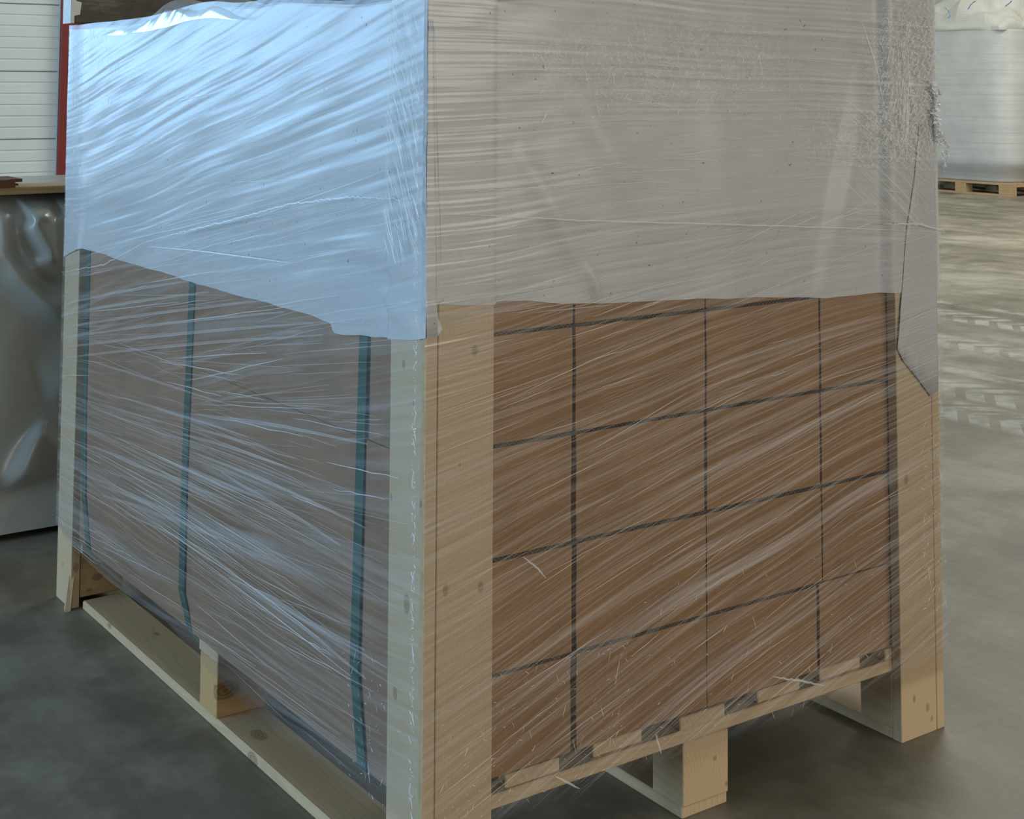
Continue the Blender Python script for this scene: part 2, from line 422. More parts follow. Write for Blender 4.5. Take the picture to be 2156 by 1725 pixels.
pl = post('pine corner post with a split foot at the far left end of the pallet', (0, 1), (W, -1),
     [kn(160, 1196, 1, W+T-PW, .008), kn(132, 1188, 0, XP, .004)], [], 1.318)
# splinter at the foot
p0 = on(150, 1215, 0, XP-.001); p1 = on(137, 1283, 2, 0); p2 = on(147, 1283, 2, 0)
ysp = W+T-PW
vs = [(XP-.002, ysp+.004, .075), (XP+.007, ysp-.001, .07), (XP-.016, ysp-.012, 0), (XP-.004, ysp-.014, 0), (XP-.010, ysp+.012, 0), (XP+.006, ysp+.002, 0)]
mesh_obj('splinter', vs, [(0, 1, 3, 2), (0, 2, 4), (0, 4, 5, 1), (1, 5, 3), (2, 3, 5, 4)], wood('pine_splinter', 'z', seed=3), pl)

# ------------------------------------------------------------------ cardboard boxes
CXS = [0.006, .272, .553, .832, 1.100]
ZRS = [ZD+.0015, .3145, .483, .651, .8185, .985]
gapL = {1: [.0115, .0105, .0105, .0055, .0035], 2: [.0020, .0025, .0065, .0050, .0040], 3: [.0060, .0035, .0040, .0055, .0060]}
CBM = [cardboard('kraft_board%d' % i, seed=i*3.7) for i in range(3)]
rown = ['bottom row', 'second row up', 'third row up', 'fourth row up', 'fifth row up']
coln = ['in the column behind the near post', 'in the second column from the near post', 'in the third column from the near post', 'in the column beside the far right post']
for r in range(5):
    for c in range(4):
        x0 = CXS[c]+(gapL[c][r]/2 if c else 0); x1 = CXS[c+1]-(gapL[c+1][r]/2 if c < 3 else 0)
        z0 = ZRS[r]; z1 = ZRS[r+1]
        dz = random.uniform(-.0015, .0015) if r < 4 else 0
        y0 = .003+random.uniform(0, .0025)
        if r == 0 and c == 3: x0 = .820+gapL[3][0]/2
        if r == 0 and c == 2: x1 = .820-gapL[3][0]/2
        b = thing('cardboard_box', 'brown cardboard box, %s, %s' % (rown[r], coln[c]), 'box', ((x0+x1)/2, y0+.19, z0), 'brown cardboard boxes stacked on the pallet')
        zt = z1-.0062 if not (r == 0 and c == 3) else z1-.003
        # body with a very slightly bulged front
        vs, fs = [], []
        nx, nz = 7, 5
        for i in range(nx):
            for j in range(nz):
                a, e = i/(nx-1), j/(nz-1)
                bul = .0022*math.sin(math.pi*a)*math.sin(math.pi*e)
                edge = .0016*(a in (0, 1) or e in (0, 1))
                vs.append((x0+(x1-x0)*a+(.0006*math.sin(e*7+c+r) if a in (0, 1) else 0), y0-bul+edge, z0+(zt-z0)*e))
        fs = [f[::-1] for f in grid_faces(nx, nz)]
        n0 = len(vs)
        vs += [(x0, y0+.385, z0), (x1, y0+.385, z0), (x1, y0+.385, zt), (x0, y0+.385, zt)]
        bl, br, tl, tr = 0, (nx-1)*nz, nz-1, nx*nz-1
        fs += [tuple([n0]+list(range(0, nz))[::1]+[n0+3]), tuple([n0+1, n0+2]+[(nx-1)*nz+j for j in range(nz-1, -1, -1)]),
               tuple([n0+3]+[i*nz+nz-1 for i in range(nx)]+[n0+2]), tuple([n0+1]+[i*nz for i in range(nx-1, -1, -1)]+[n0]),
               (n0, n0+3, n0+2, n0+1)]
        mesh_obj('box_body', vs, fs, CBM[(r*2+c) % 3], b)
        # fluted raw edge before the lid board, which is coloured as gap shade, between this row and the next
        if r < 4 and not (r == 0 and c == 3):
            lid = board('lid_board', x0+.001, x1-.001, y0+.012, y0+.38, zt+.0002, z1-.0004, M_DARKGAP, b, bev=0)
            vs, fs = [], []
            n = int((x1-x0)/.0042)
            for i in range(n+1):
                X = x0+.001+(x1-x0-.002)*i/n; Z = zt+.0006+(.0044 if i % 2 else 0)+random.uniform(0, .0008)
                for (yy, hh) in ((y0+.0015, 0), (y0+.0015, .0009), (y0+.02, .0009), (y0+.02, 0)):
                    vs.append((X, yy+random.uniform(0, .0008), Z+hh))
            for i in range(n):
                for q in range(4):
                    fs.append((i*4+q, i*4+(q+1) % 4, i*4+4+(q+1) % 4, i*4+4+q))
            mesh_obj('fluted_edge', vs, fs, M_FLUTE, lid)

# cardboard side panels along the left face
def panel(name, label, y0, y1, z0, z1, x, th, seed):
    vs, fs = [], []; ny, nz = 25, 13
    for side in (0, 1):
        for i in range(ny):
            for j in range(nz):
                Y = y0+(y1-y0)*i/(ny-1); Z = z0+(z1-z0)*j/(nz-1)
                q = .0022*(noise.noise((Y*3+seed, Z*2.2, seed))) - .0012
                vs.append((x-(th if side == 0 else 0)+min(q, 0), Y, Z))
    g = grid_faces(ny, nz); n = ny*nz
    fs = [f for f in g]+[tuple(a+n for a in f[::-1]) for f in g]
    rim = [i*nz for i in range(ny)]+[(ny-1)*nz+j for j in range(1, nz)]+[i*nz+nz-1 for i in range(ny-2, -1, -1)]+[j for j in range(nz-2, 0, -1)]
    for a, b in zip(rim, rim[1:]+rim[:1]): fs.append((b, a, a+n, b+n))
    return tag(mesh_obj(name, vs, fs, cardboard('kraft_panel', (.33, .19, .105), seed), None, (x, (y0+y1)/2, z0), smooth=False), label, 'cardboard sheet')
panel('cardboard_liner', 'large flat cardboard sheet covering the long left face behind green straps', .081, W-.081, .147, .95, -.0005, .003, 4.0)
panel('cardboard_liner', 'lower cardboard sheet overlapping the right half of the left face', .081, .848, .147, .642, -.0038, .0014, 9.0)

# ------------------------------------------------------------------ green straps on the left face
def strap(label, path, wid):
    vs, fs = [], []
    pts = []
    for (a, b) in zip(path, path[1:]):
        for k in range(6):
            e = k/6; pts.append(tuple(a[i]+(b[i]-a[i])*e for i in range(3)))
    pts.append(path[-1])
    for (x, y, z) in pts:
        for (dx, dy) in ((0, -wid/2), (-.0009, -wid/2), (-.0009, wid/2), (0, wid/2)): vs.append((x+dx, y+dy, z))
    for i in range(len(pts)-1):
        for q in range(4): fs.append((i*4+q, i*4+(q+1) % 4, i*4+4+(q+1) % 4, i*4+4+q))
    fs += [(0, 3, 2, 1), tuple(len(vs)-4+k for k in range(4))]
    return tag(mesh_obj('strap', vs, fs, M_STRAP, None, path[-1]), label, 'strap', 'green packing straps on the left face')
strap('green plastic strap beside the far left corner post', [(-.0052, 1.483, .90), (-.0055, 1.484, .77), (-.0065, 1.481, .45), (-.0075, 1.468, .26), (-.0062, 1.432, .149), (.012, 1.42, .1215)], .026)
strap('green plastic strap down the middle of the left face', [(-.0055, .874, .90), (-.006, .874, .80), (-.0075, .890, .43), (-.0085, .890, .21), (-.0062, .850, .149), (.012, .84, .1215)], .027)
strap('green plastic strap beside the near corner post', [(-.0092, .182, .90), (-.0095, .182, .79), (-.0105, .190, .50), (-.011, .197, .29), (-.0095, .172, .149), (.012, .168, .1215)], .026)

# ------------------------------------------------------------------ white plastic sheet over the top
M_SHEET = sheet_mat()
def ridge(p, a, b, w, amp):
    a = Vector(a); b = Vector(b); d = b-a; q = Vector(p)-a
    e = max(0, min(1, q.dot(d)/d.length_squared)); r = (q-d*e).length
    taper = math.sin(math.pi*min(1, max(0.0, .12+.76*e)))
    return amp*math.exp(-(r/w)**2)*taper
RP = lambda u, v: (on(u, v, 1, -.012).x, on(u, v, 1, -.012).z)
LP = lambda u, v: (on(u, v, 0, -.012).y, on(u, v, 0, -.012).z)
R_RIDGE = [(RP(1110, 330), RP(1250, 600), .022, .006), (RP(1200, 160), RP(1400, 520), .03, .005), (RP(1790, 70), RP(1690, 560), .028, -.009), (RP(1820, 230), RP(1740, 600), .022, .006),
           (RP(1090, 110), RP(1062, 640), .012, -.003), (RP(925, 432), RP(1030, 425), .006, .003), (RP(1500, 200), RP(1560, 600), .04, .004), (RP(1240, 560), RP(1262, 632), .008, .006)]
L_RIDGE = [(LP(880, 560), LP(740, 520), .02, .006), (LP(890, 690), LP(800, 600), .016, .006), (LP(870, 620), LP(700, 560), .012, -.004), (LP(700, 90), LP(830, 300), .05, .006),
           (LP(165, 330), LP(230, 265), .007, .004), (LP(180, 390), LP(168, 300), .006, .006), (LP(330, 540), LP(600, 550), .02, .003), (LP(440, 60), LP(300, 330), .05, .005)]
cover = thing('plastic_cover', 'white plastic sheet draped over the crate top, hanging down both faces', 'plastic sheet', (L/2, W/2, H-.02))
def inset_l(y): return T*(1-sstep(PW-T, PW-T+.03, y)*(1-sstep(W+T-PW-.02, W+T-PW, y)))
def inset_r(x): return T*(1-sstep(PW, PW+.014, x)*(1-sstep(L-PW-.03, L-PW, x)))
def _hem(pix, ax, fn):
    out = []
    for u, v in pix:
        o = .012
        for _ in range(4):
            p = on(u, v, ax, -o); q = p.y if ax == 0 else p.x; o = fn(q)
        out.append((q, p.z))
    return sorted(out)
HL = _hem([(135, 540), (150, 532), (178, 523), (205, 531), (260, 550), (330, 569), (400, 592), (480, 616), (560, 637), (640, 659), (700, 680), (707, 702), (760, 707), (820, 712), (880, 716), (897, 713)], 0, lambda y: .0035+max(inset_l(y), .0095))
HR = _hem([(898, 655), (918, 640), (980, 643), (1040, 642), (1062, 634), (1110, 633), (1180, 639), (1300, 637), (1480, 629), (1600, 626), (1735, 627), (1890, 617), (1960, 612)], 1, lambda x: .003+inset_r(x))
def hem_left(y): return lerp_table(HL, y) + .0015*noise.noise((y*24, 1, 2))
def hem_right(x): return lerp_table(HR, x) + .0012*noise.noise((x*16, 5, 2))
def ztop_l(y): return H+.004+.020*math.exp(-((y-.78)/.22)**2)+.012*math.exp(-((y-.45)/.12)**2)+.004*noise.noise((y*7, 0, 0))
def ztop_r(x): return H+.006+.034*sstep(.05, .5, x)+.015*sstep(.55, 1.1, x)
def skirt(name, n, m, fn):
    vs = []
    for i in range(n):
        for j in range(m): vs.append(fn(i/(n-1), j/(m-1)))
    return vs
def left_pt(a, e):
    y = -T-.004+(W+2*T+.006)*a
    zt, zh = ztop_l(y), hem_left(y); z = zh+(zt-zh)*e
    off = .0035+max(inset_l(y), .0095)
    off += .003*noise.noise((y*5, z*4, 3))*(1 if e < .97 else .3)+.0016*noise.noise((y*17, z*13, 9))
    for (A, B, w, am) in L_RIDGE: off += ridge((y, z), A, B, w, am*1.3)
    off = max(off, .0025+max(inset_l(y), .0095)*.96)
    off += .004*max(0, 1-e*9)*(.5+.5*math.sin(y*31))
    return (-min(off, T+.009), y, z)
mesh_obj('left_skirt', skirt('l', 200, 90, left_pt), [f[::-1] for f in grid_faces(200, 90)], M_SHEET, cover, smooth=True)
def right_pt(a, e):
    x = -T-.002+(L+2*T+.006)*a
    zt, zh = ztop_r(x), hem_right(x); z = zh+(zt-zh)*e
    off = .003+inset_r(x)
    fr_ = 1-.85*inset_r(x)/T
    off += (.004*noise.noise((x*5, z*3, 13))+.0012*noise.noise((x*19, z*9, 19)))*fr_
    for (A, B, w, am) in R_RIDGE: off += ridge((x, z), A, B, w, am*1.8)*fr_
    off = min(max(off, .002+inset_r(x)*.96), T+.0038 if fr_ < .5 else T+.007)
    off += .005*max(0, 1-e*9)*(.5+.5*math.sin(x*23+1))*(1-inset_r(x)/T)
    return (x, -off, z)
mesh_obj('right_skirt', skirt('r', 190, 80, right_pt), grid_faces(190, 80), M_SHEET, cover, smooth=True)
# top of the cover
vs = []
n, m = 60, 70
for i in range(n):
    for j in range(m):
        x = -T-.003+(L+2*T+.006)*i/(n-1); y = -T-.003+(W+2*T+.004)*j/(m-1)
        ex = min(i, n-1-i)/(n-1); ey = min(j, m-1-j)/(m-1)
        zl_, zr_ = ztop_l(y), ztop_r(x)
        k = sstep(0, .5, i/(n-1)); z = max(zl_*(1-k)+(H+.02)*k, 0)
        z = max(z, 0)*(1-math.exp(-j/3.0))+zr_*math.exp(-j/3.0)
        vs.append((x, y, z+.006*noise.noise((x*6, y*6, 4))*min(1, ex*12, ey*12)))
mesh_obj('top_sheet', vs, grid_faces(n, m), M_SHEET, cover, smooth=True)
def flap(name, pix, yoff, ridges=(), res=26, curl=0.0):
    """a folded tongue of the sheet lying on the right face; outline from pixels on the plane of the posts"""
    P = [RPp(u, v, yoff) for u, v in pix]
    xs = [p[0] for p in P]; zs = [p[1] for p in P]
    bm = bmesh.new()
    f = bm.faces.new([bm.verts.new((p[0], yoff, p[1])) for p in P])
    bmesh.ops.triangulate(bm, faces=[f])
    bmesh.ops.subdivide_edges(bm, edges=list(bm.edges), cuts=7, use_grid_fill=True)
    for v in bm.verts:
        o = .0018*noise.noise((v.co.x*40, v.co.z*30, 2))
        for (A, B, w, am) in ridges: o += ridge((v.co.x, v.co.z), A, B, w, am)
        v.co.y -= min(max(o*.6, -.0003), .0028)
    ob = bm_obj(name, bm, M_SHEET, cover, smooth=True)
    md = ob.modifiers.new('solid', 'SOLIDIFY'); md.thickness = .0003
    return ob
RPp = lambda u, v, y: (on(u, v, 1, y).x, on(u, v, 1, y).z)
flap('overlap_fold', [(903, 60), (916, 60), (920, 250), (925, 430), (930, 560), (935, 632), (931, 636), (903, 650)], -T-.0056)
flap('corner_flap', [(903, 40), (912, 40), (913, 560), (917, 640), (922, 668), (932, 695), (921, 708), (899, 714), (897, 600)], -T-.0078, [(RP(925, 665), RP(908, 712), .004, .003)])
flap('hanging_flap', [(1966, 260), (1969, 420), (1973, 640), (1975, 818), (1961, 836), (1934, 800), (1902, 760), (1890, 735), (1894, 690), (1899, 620), (1909, 480), (1926, 370), (1935, 260)], -T-.0044, [(RP(1908, 670), RP(1890, 735), .006, .0018), (RP(1915, 690), RP(1905, 720), .006, .0018)])

# ------------------------------------------------------------------ stretch film around everything
film = thing('stretch_film', 'clear glossy stretch film wound around the crate, boxes and corner posts', 'film', (L/2, W/2, .12))
F_L = film_mat('film_long_side', [(-.06, -.16, 38, .17, .47, .80, 0, 0), (-.30, .05, 80, .14, .50, .80, .55, 2.0), (-.02, .0, 95, .15, .48, .78, .05, .60)], base=.025, gloss=.85, rough=.30, bmp=.34)
F_R = film_mat('film_short_side', [(.44, -.38, 72, .27, .48, .80, 0, 0), (.60, -.50, 170, .27, .49, .78, .0, .9), (.03, -.03, 130, .34, .48, .80, .80, 2.0)], base=.025, gloss=.85, rough=.2, bmp=.25, crinkle=[(1.06, 1.22, .17, .22, .6), (.45, 1.24, .42, .10, .30), (.9, 1.10, .22, .07, .35)])
def lo_left(y): return lerp_table([(-.03, .118), (.08, .140), (.13, .122), (.4, .118), (.55, .112), (.75, .128), (.9, .150), (1.2, .138), (1.45, .150), (1.62, .166)], y)+.003*noise.noise((y*9, 3, 1))
def lo_right(x): return lerp_table([(-.03, .118), (.1, .124), (.2, .120), (.33, .108), (.42, .122), (.7, .117), (1.0, .110), (1.15, .108)], x)+.002*noise.noise((x*9, 8, 1))
FO = T+.013
def film_left(a, e):
    y = -FO+.004+(W+FO+T-.001)*a
    z0, z1 = lo_left(y), ztop_l(y)+.010; z = z0+(z1-z0)*e
    slack = .006*math.sin(math.pi*min(1, max(0, (y-.08)/(W-.16))))
    off = FO-slack+.0022*noise.noise((y*3, z*9+y*2, 5))+.0015*noise.noise((y*6, z*30+y*7, 6))
    off += (T+.0045-off)*sstep(W-.12, W+T, y)
    return (-off, y, z), (y, z)
def film_right(a, e):
    x = -FO+.004+(L+FO+T-.001)*a
    z0, z1 = lo_right(x), ztop_r(x)+.010; z = z0+(z1-z0)*e
    slack = .005*math.sin(math.pi*min(1, max(0, (x-.1)/(L-.2))))
    off = FO-slack+.002*noise.noise((x*3, z*8-x*3, 15))+.0013*noise.noise((x*6, z*28-x*8, 16))
    off += (T+.0085-off)*sstep(L-.12, L, x)
    return (x, -off, z), (x, z)
def film_sheet(name, n, m, fn, mat, flip):
    vs, uv = [], []
    for i in range(n):
        for j in range(m):
            p, q = fn(i/(n-1), j/(m-1)); vs.append(p); uv.append(q)
    fs = grid_faces(n, m)
    return mesh_obj(name, vs, [f[::-1] for f in fs] if flip else fs, mat, film, smooth=True, uvs=uv)
film_sheet('film_panel', 110, 110, film_left, F_L, True)
film_sheet('film_panel', 100, 110, film_right, F_R, False)
def film_far(a, e):
    y = -T+.004+.7*a; z = .11+(H+.03-.11)*e
    return (L+T+.003+.001*noise.noise((y*9, z*9, 1)), y, z), (y, z)
film_sheet('film_panel', 12, 30, film_far, F_R, False)

# loose puff of film standing up over the top edge of the left face
vs, uv = [], []
n, m = 60, 40
for i in range(n):
    for j in range(m):
        a, e = i/(n-1), j/(m-1)
        y = 1.36-.80*a
        hh = .050*math.sin(math.pi*min(1, a*1.05+.01))**.7*(.78+.22*math.sin(a*17))
        th = e*math.pi*.95
        z = ztop_l(y)-.022+.02*e+hh*math.sin(th)
        x = -FO-.001-.012*math.sin(th)**1.5*math.sin(math.pi*a)+.12*e**1.5
        w = .004*noise.noise((y*11, e*2, 8))+.0008*noise.noise((y*40, e*3, 3))
        vs.append((x-w, y, z+w*.5)); uv.append((y, z))
F_P = film_mat('film_loose', [(-.9, 0, 20, .12, .50, .80, 0, 0)], base=.12, gloss=.22, rough=.15)
mesh_obj('loose_film', vs, [f[::-1] for f in grid_faces(n, m)], F_P, film, smooth=True, uvs=uv)

# pull lines, creases and ropes of the film: fine ribbons whose white stands in for highlights
S1 = strand_mat('film_crease', .42); S2 = strand_mat('film_crease_soft', .145); S3 = strand_mat('film_rope', .5)
class Rib:
    def __init__(s): s.v = []; s.f = []
    def add(s, pts, wid, nrm):
        b = len(s.v); n = len(pts)
        for i, p in enumerate(pts):
            p = Vector(p); d = (Vector(pts[min(i+1, n-1)])-Vector(pts[max(i-1, 0)])).normalized()
            c = d.cross(nrm).normalized(); w = wid*(.25+.75*math.sin(math.pi*(i+.3)/(n-.4)))
            s.v += [p+c*w/2, p+nrm*w*.35, p-c*w/2]
        for i in range(n-1):
            for q in (0, 1): s.f.append((b+i*3+q, b+i*3+3+q, b+i*3+4+q, b+i*3+1+q))
NL, NR = Vector((-1, 0, 0)), Vector((0, -1, 0))
def put(rib, face, s, z, slope, ln, wid, wob=.0015, curve=0.0, n=7):
    pts = []
    for i in range(n):
        e = i/(n-1)-.5; ds = e*ln
        ss = s+ds; zz = z+slope*ds+curve*ds*ds+wob*noise.noise((ss*30+s*91, z*77, i*.4))
        if face == 'L':
            if not (-FO+.008 < ss < W+T): return
            off = FO-.006*math.sin(math.pi*min(1, max(0, (ss-.08)/(W-.16))))+.0035; off += (T+.006-off)*sstep(W-.12, W+T, ss); pts.append((-off, ss, zz))
        else:
            if not (-FO+.008 < ss < L+T+.002): return
            off = FO-.005*math.sin(math.pi*min(1, max(0, (ss-.1)/(L-.2))))+.0035; off += (T+.0098-off)*sstep(L-.12, L, ss); pts.append((ss, -off, zz))
    zmin = (lo_left if face == 'L' else lo_right)(s)
    if min(p[2] for p in pts) < zmin+.004 or max(p[2] for p in pts) > H+.02: return
    rib.add(pts, wid, NL if face == 'L' else NR)
ra, rb, rc = Rib(), Rib(), Rib()
R = random.Random(11)
# right face, lower: long lines rising to the right
for i in range(420):
    s, z = R.uniform(.0, L), R.uniform(.14, .88)
    k = .46-.40*z+R.gauss(0, .05)-max(0, s-.75)*.35*(1-z)
    put(rb if R.random() < .78 else ra, 'R', s, z, k, R.uniform(.04, .22), R.uniform(.0004, .0014), .002)
# right face, upper: nearly level lines over the white sheet
for i in range(420):
    s, z = R.uniform(.0, L), R.uniform(.84, 1.30)
    k = R.gauss(-.01, .05)-max(0, s-.8)*.5+(.25 if z < .97 else 0)*min(1, s*2)
    put(rb if R.random() < .72 else ra, 'R', s, z, k, R.uniform(.02, .20), R.uniform(.0004, .0014), .002)
# fan of tight lines gathered at the far right post
for i in range(70):
    e = R.random(); s0 = R.uniform(.86, 1.05); z = 1.14-.16*e-.25*(s0-.9)
    put(ra if R.random() < .5 else rb, 'R', s0+.02, z+R.uniform(-.02, .02), -.55+R.gauss(0, .07)-.2*e, R.uniform(.06, .2), R.uniform(.0006, .0015), .001)
for i in range(40):
    put(ra, 'R', 1.012+R.uniform(-.012, .03), R.uniform(1.10, 1.25), R.choice((-1, 1))*R.uniform(5, 9), R.uniform(.006, .016), R.uniform(.0007, .0014), .001)
rd = Rib()
# glints painted as short white ribbons: upper right corner, along the post edge, low on the right face
def crumbs(n, face, s0, s1, z0, z1, l0=.004, l1=.018, wid=.0011):
    for i in range(n):
        s, z = R.uniform(s0, s1), R.uniform(z0, z1)
        put(rd if R.random() < .6 else ra, face, s, z, math.tan(R.uniform(-1.35, 1.35)), R.uniform(l0, l1)*.6, R.uniform(.35, 1)*wid, .0025, R.uniform(-30, 30), 5)
crumbs(800, 'R', .96, 1.122, 1.06, 1.34); crumbs(120, 'R', .85, 1.05, 1.05, 1.15); crumbs(150, 'R', .15, .75, 1.14, 1.28)
crumbs(120, 'R', 1.06, 1.125, .22, .6); crumbs(150, 'R', 0.0, .35, .14, .33, .003, .012, .0009); crumbs(110, 'R', .3, 1.0, .13, .4, .003, .016, .0009)
# left face: pull lines
for i in range(260):
    s, z = R.uniform(.0, W), R.uniform(.62, 1.28)
    put(rb if R.random() < .85 else ra, 'L', s, z, -.19+R.gauss(0, .04), R.uniform(.1, .6), R.uniform(.0005, .0020), .002)
for i in range(260):
    s, z = R.uniform(.0, W), R.uniform(.15, .66)
    put(rb if R.random() < .8 else ra, 'L', s, z, -.03-.18*max(0, z-.25)+R.gauss(0, .045), R.uniform(.1, .45), R.uniform(.0005, .0018), .003)
for i in range(16):   # a few clear bands low on the left face
    put(rb, 'L', R.uniform(.2, 1.3), R.uniform(.25, .62), -.05+R.gauss(0, .04), R.uniform(.4, .7), R.uniform(.004, .009), .004)
for i in range(230):  # sharp pleats, their glints painted white, by the near corner, upper left
    put(rd if R.random() < .5 else ra, 'L', R.uniform(-.02, .07), R.uniform(.95, 1.31), R.uniform(1.2, 2.6), R.uniform(.01, .03), R.uniform(.0005, .0013), .001)
for i in range(30):
    put(ra, 'L', R.uniform(1.25, 1.6), R.uniform(1.15, 1.31), R.choice((-1, 1))*R.uniform(2, 5), R.uniform(.004, .012), R.uniform(.001, .003), .001)
crumbs(260, 'L', -.0235, -.014, .15, 1.31, .003, .012, .0016); crumbs(60, 'L', 1.2, 1.58, 1.02, 1.3); crumbs(60, 'L', .0, .2, .13, .35, .003, .012)
def span(rib, a, b, wid, bow=0.0, n=24):
    A, B = LP(*a), LP(*b); pts = []
    for i in range(n):
        e = i/(n-1); y = A[0]+(B[0]-A[0])*e; z = A[1]+(B[1]-A[1])*e+bow*math.sin(math.pi*e)+.0008*noise.noise((y*30, z_seed, 1))
        off = FO-.006*math.sin(math.pi*min(1, max(0, (y-.08)/(W-.16))))+.004
        off += (T+.006-off)*sstep(W-.12, W+T, y)
        if z < lo_left(y)+.003: break
        pts.append((-off, y, z))
    if len(pts) > 3: rib.add(pts, wid, NL)
for k, (a, b) in enumerate([((140, 664), (461, 613)), ((142, 690), (564, 633)), ((146, 710), (625, 654)), ((150, 730), (687, 677)), ((155, 751), (708, 702)), ((150, 640), (420, 590)), ((420, 868), (805, 930)), ((430, 950), (800, 1105)), ((380, 905), (640, 985))]):
    z_seed = k*3.1
    span(rb, a, b, .0060, .004); span(rb, (a[0], a[1]+2), (b[0], b[1]+2), .0022, .004)
for k in range(110):        # fan of pull lines running down from the far strap
    z_seed = k*.7; e = R.random()
    a = (R.uniform(180, 460), 0); a = (a[0], 830+190*e+(a[0]-180)*(.28+.42*e)); dd = R.uniform(140, 380); b = (min(a[0]+dd, 800), a[1]+min(dd, 800-a[0])*(.34+.46*e+R.gauss(0, .03)))
    span(rb if R.random() < .85 else ra, a, b, R.uniform(.0005, .0024), R.uniform(-.004, .004))
# near-corner beading along the vertical edge
def poly(face, pix, n=60, jit=.0015):
    P = [(LP if face == 'L' else RP)(u, v) for u, v in pix]; out = []
    for i in range(n):
        e = i/(n-1)*(len(P)-1); k = min(int(e), len(P)-2); f = e-k
        s = P[k][0]+(P[k+1][0]-P[k][0])*f; z = P[k][1]+(P[k+1][1]-P[k][1])*f+R.uniform(-jit, jit)
        out.append((-FO-.0015, s, z) if face == 'L' else (s, -FO-.0015, z))
    return out
rc.add(poly('L', [(330, 508), (400, 490), (520, 460), (640, 428), (770, 414), (893, 420)], 150, .0016), .0030, NL)
rc.add(poly('L', [(150, 572), (240, 556), (330, 508)], 60, .0012), .0022, NL)
rc.add(poly('L', [(340, 518), (440, 527), (560, 542), (640, 552)], 40, .0004), .0030, NL)
rc.add(poly('R', [(912, 448), (1020, 452), (1200, 462), (1500, 470), (1760, 478), (1968, 487)], 120, .0006), .0024, NR)
rc.add(poly('R', [(1840, 470), (1915, 470), (1968, 484)], 30, .0008), .004, NR)
rc.add(poly('R', [(912, 404), (1060, 396), (1250, 380)], 60, .0010), .0015, NR)
rc.add(poly('R', [(1150, 1622), (1200, 1648)], 12, .0006), .0035, NR)
rc.add(poly('R', [(1606, 1416), (1660, 1424), (1715, 1434)], 20, .001), .004, NR)
rc.add(poly('R', [(1360, 1535), (1372, 1575)], 10, .001), .003, NR)
rc.add(poly('R', [(1082, 1165), (1110, 1185), (1130, 1208)], 14, .001), .003, NR)
rc.add(poly('R', [(1792, 40), (1822, 130), (1840, 220)], 40, .0008), .003, NR)
for (rib, mt, nm) in ((ra, S1, 'film_crease_glints'), (rb, S2, 'film_pull_lines'), (rc, S3, 'film_ropes'), (rd, strand_mat('film_glint', .8), 'painted_film_glints')):
    tag(mesh_obj(nm, rib.v, rib.f, mt, film, smooth=True), kind='stuff')
# torn shreds hanging at the far right post
vs, fs = [], []
def shred(pix, w, n=40, yo=-T-.014, mess=.004):
    P = [on(u, v, 1, yo) for u, v in pix]; b = len(vs)
    for i in range(n):
        e = i/(n-1)*(len(P)-1); k = min(int(e), len(P)-2); f = e-k; p = P[k].lerp(P[k+1], f)
        ww = w*(1-.75*i/(n-1))*(.6+.4*math.sin(i*2.1))
        for q in (-1, -.3, .3, 1):
            vs.append(p+Vector((q*ww+R.uniform(-1, 1)*mess*.4, R.uniform(-1, 1)*mess, R.uniform(-1, 1)*mess*.6)))
    for i in range(n-1):
        for q in range(3): fs.append((b+i*4+q, b+i*4+q+1, b+i*4+5+q, b+i*4+4+q))
shred([(1962, 170), (1976, 215), (1974, 260), (1984, 290), (1996, 312), (1990, 350)], .010, 60)
shred([(1968, 190), (1972, 240), (1978, 285), (1986, 330), (1988, 362)], .007, 50)
shred([(1966, 230), (1971, 270), (1974, 300)], .008, 40)
shred([(1975, 188), (1979, 200)], .004, 8)
mesh_obj('torn_film', vs, fs, strand_mat('film_shred', .75), film, smooth=False)

# ------------------------------------------------------------------ covered load behind, left edge of the picture
LY = 2.10
zt_ = on(60, 414, 1, LY).z; zpl = on(60, 395, 1, LY).z
X0t, X1t = -1.05, .62
load = thing('covered_load', 'pallet load under a creased silver grey plastic cover, left edge of the picture', 'covered load', ((X0t+X1t)/2, LY+.4, 0))
def TP(u, v): p = on(u, v, 1, LY); return (p.x, p.z)
RT2 = random.Random(5)
from mathutils.geometry import delaunay_2d_cdt
CP = [(0, 455, .02), (60, 448, .035), (85, 450, .045), (112, 470, .02), (140, 445, .01), (35, 482, -.012), (45, 532, -.015), (0, 530, .045), (64, 472, .05), (100, 538, .058), (112, 556, .045), (62, 566, .02),
      (28, 577, .055), (0, 605, .0), (95, 598, .0), (92, 638, .05), (136, 598, .012), (142, 640, .045), (70, 664, .0), (30, 700, .008), (138, 700, .0), (10, 772, .03), (60, 760, .004), (100, 866, .0), (122, 808, .03),
      (44, 992, .042), (34, 930, .004), (82, 905, .034), (100, 985, .0), (0, 1000, .008), (142, 960, .004), (0, 1042, -.008), (70, 1028, -.006), (140, 1014, -.008), (0, 1085, .02), (140, 1070, .02), (0, 1134, .032), (70, 1128, .034), (140, 1121, .032)]
pts = [(*TP(u, v), d) for u, v, d in CP]
for k in range(150):                                     # creases beyond the picture's edge and behind the crate
    x = RT2.uniform(X0t, X1t); z = RT2.uniform(.06, zt_-.05)
    if -.06 < x < .17: continue
    if all((x-p[0])**2+(z-p[1])**2 > .05**2 for p in pts): pts.append((x, z, RT2.choice((-.006, 0, .006, .015, .025))))
for k in range(18):
    x = X0t+(X1t-X0t)*k/17; pts += [(x, zt_, -.105), (x, zt_-.045, -.03), (x, .02, .03)]
for k in range(1, 8):
    for x in (X0t, X1t): pts.append((x, .02+(zt_-.07)*k/8, 0.0))
pts = [p for p in pts if p[1] >= .015]
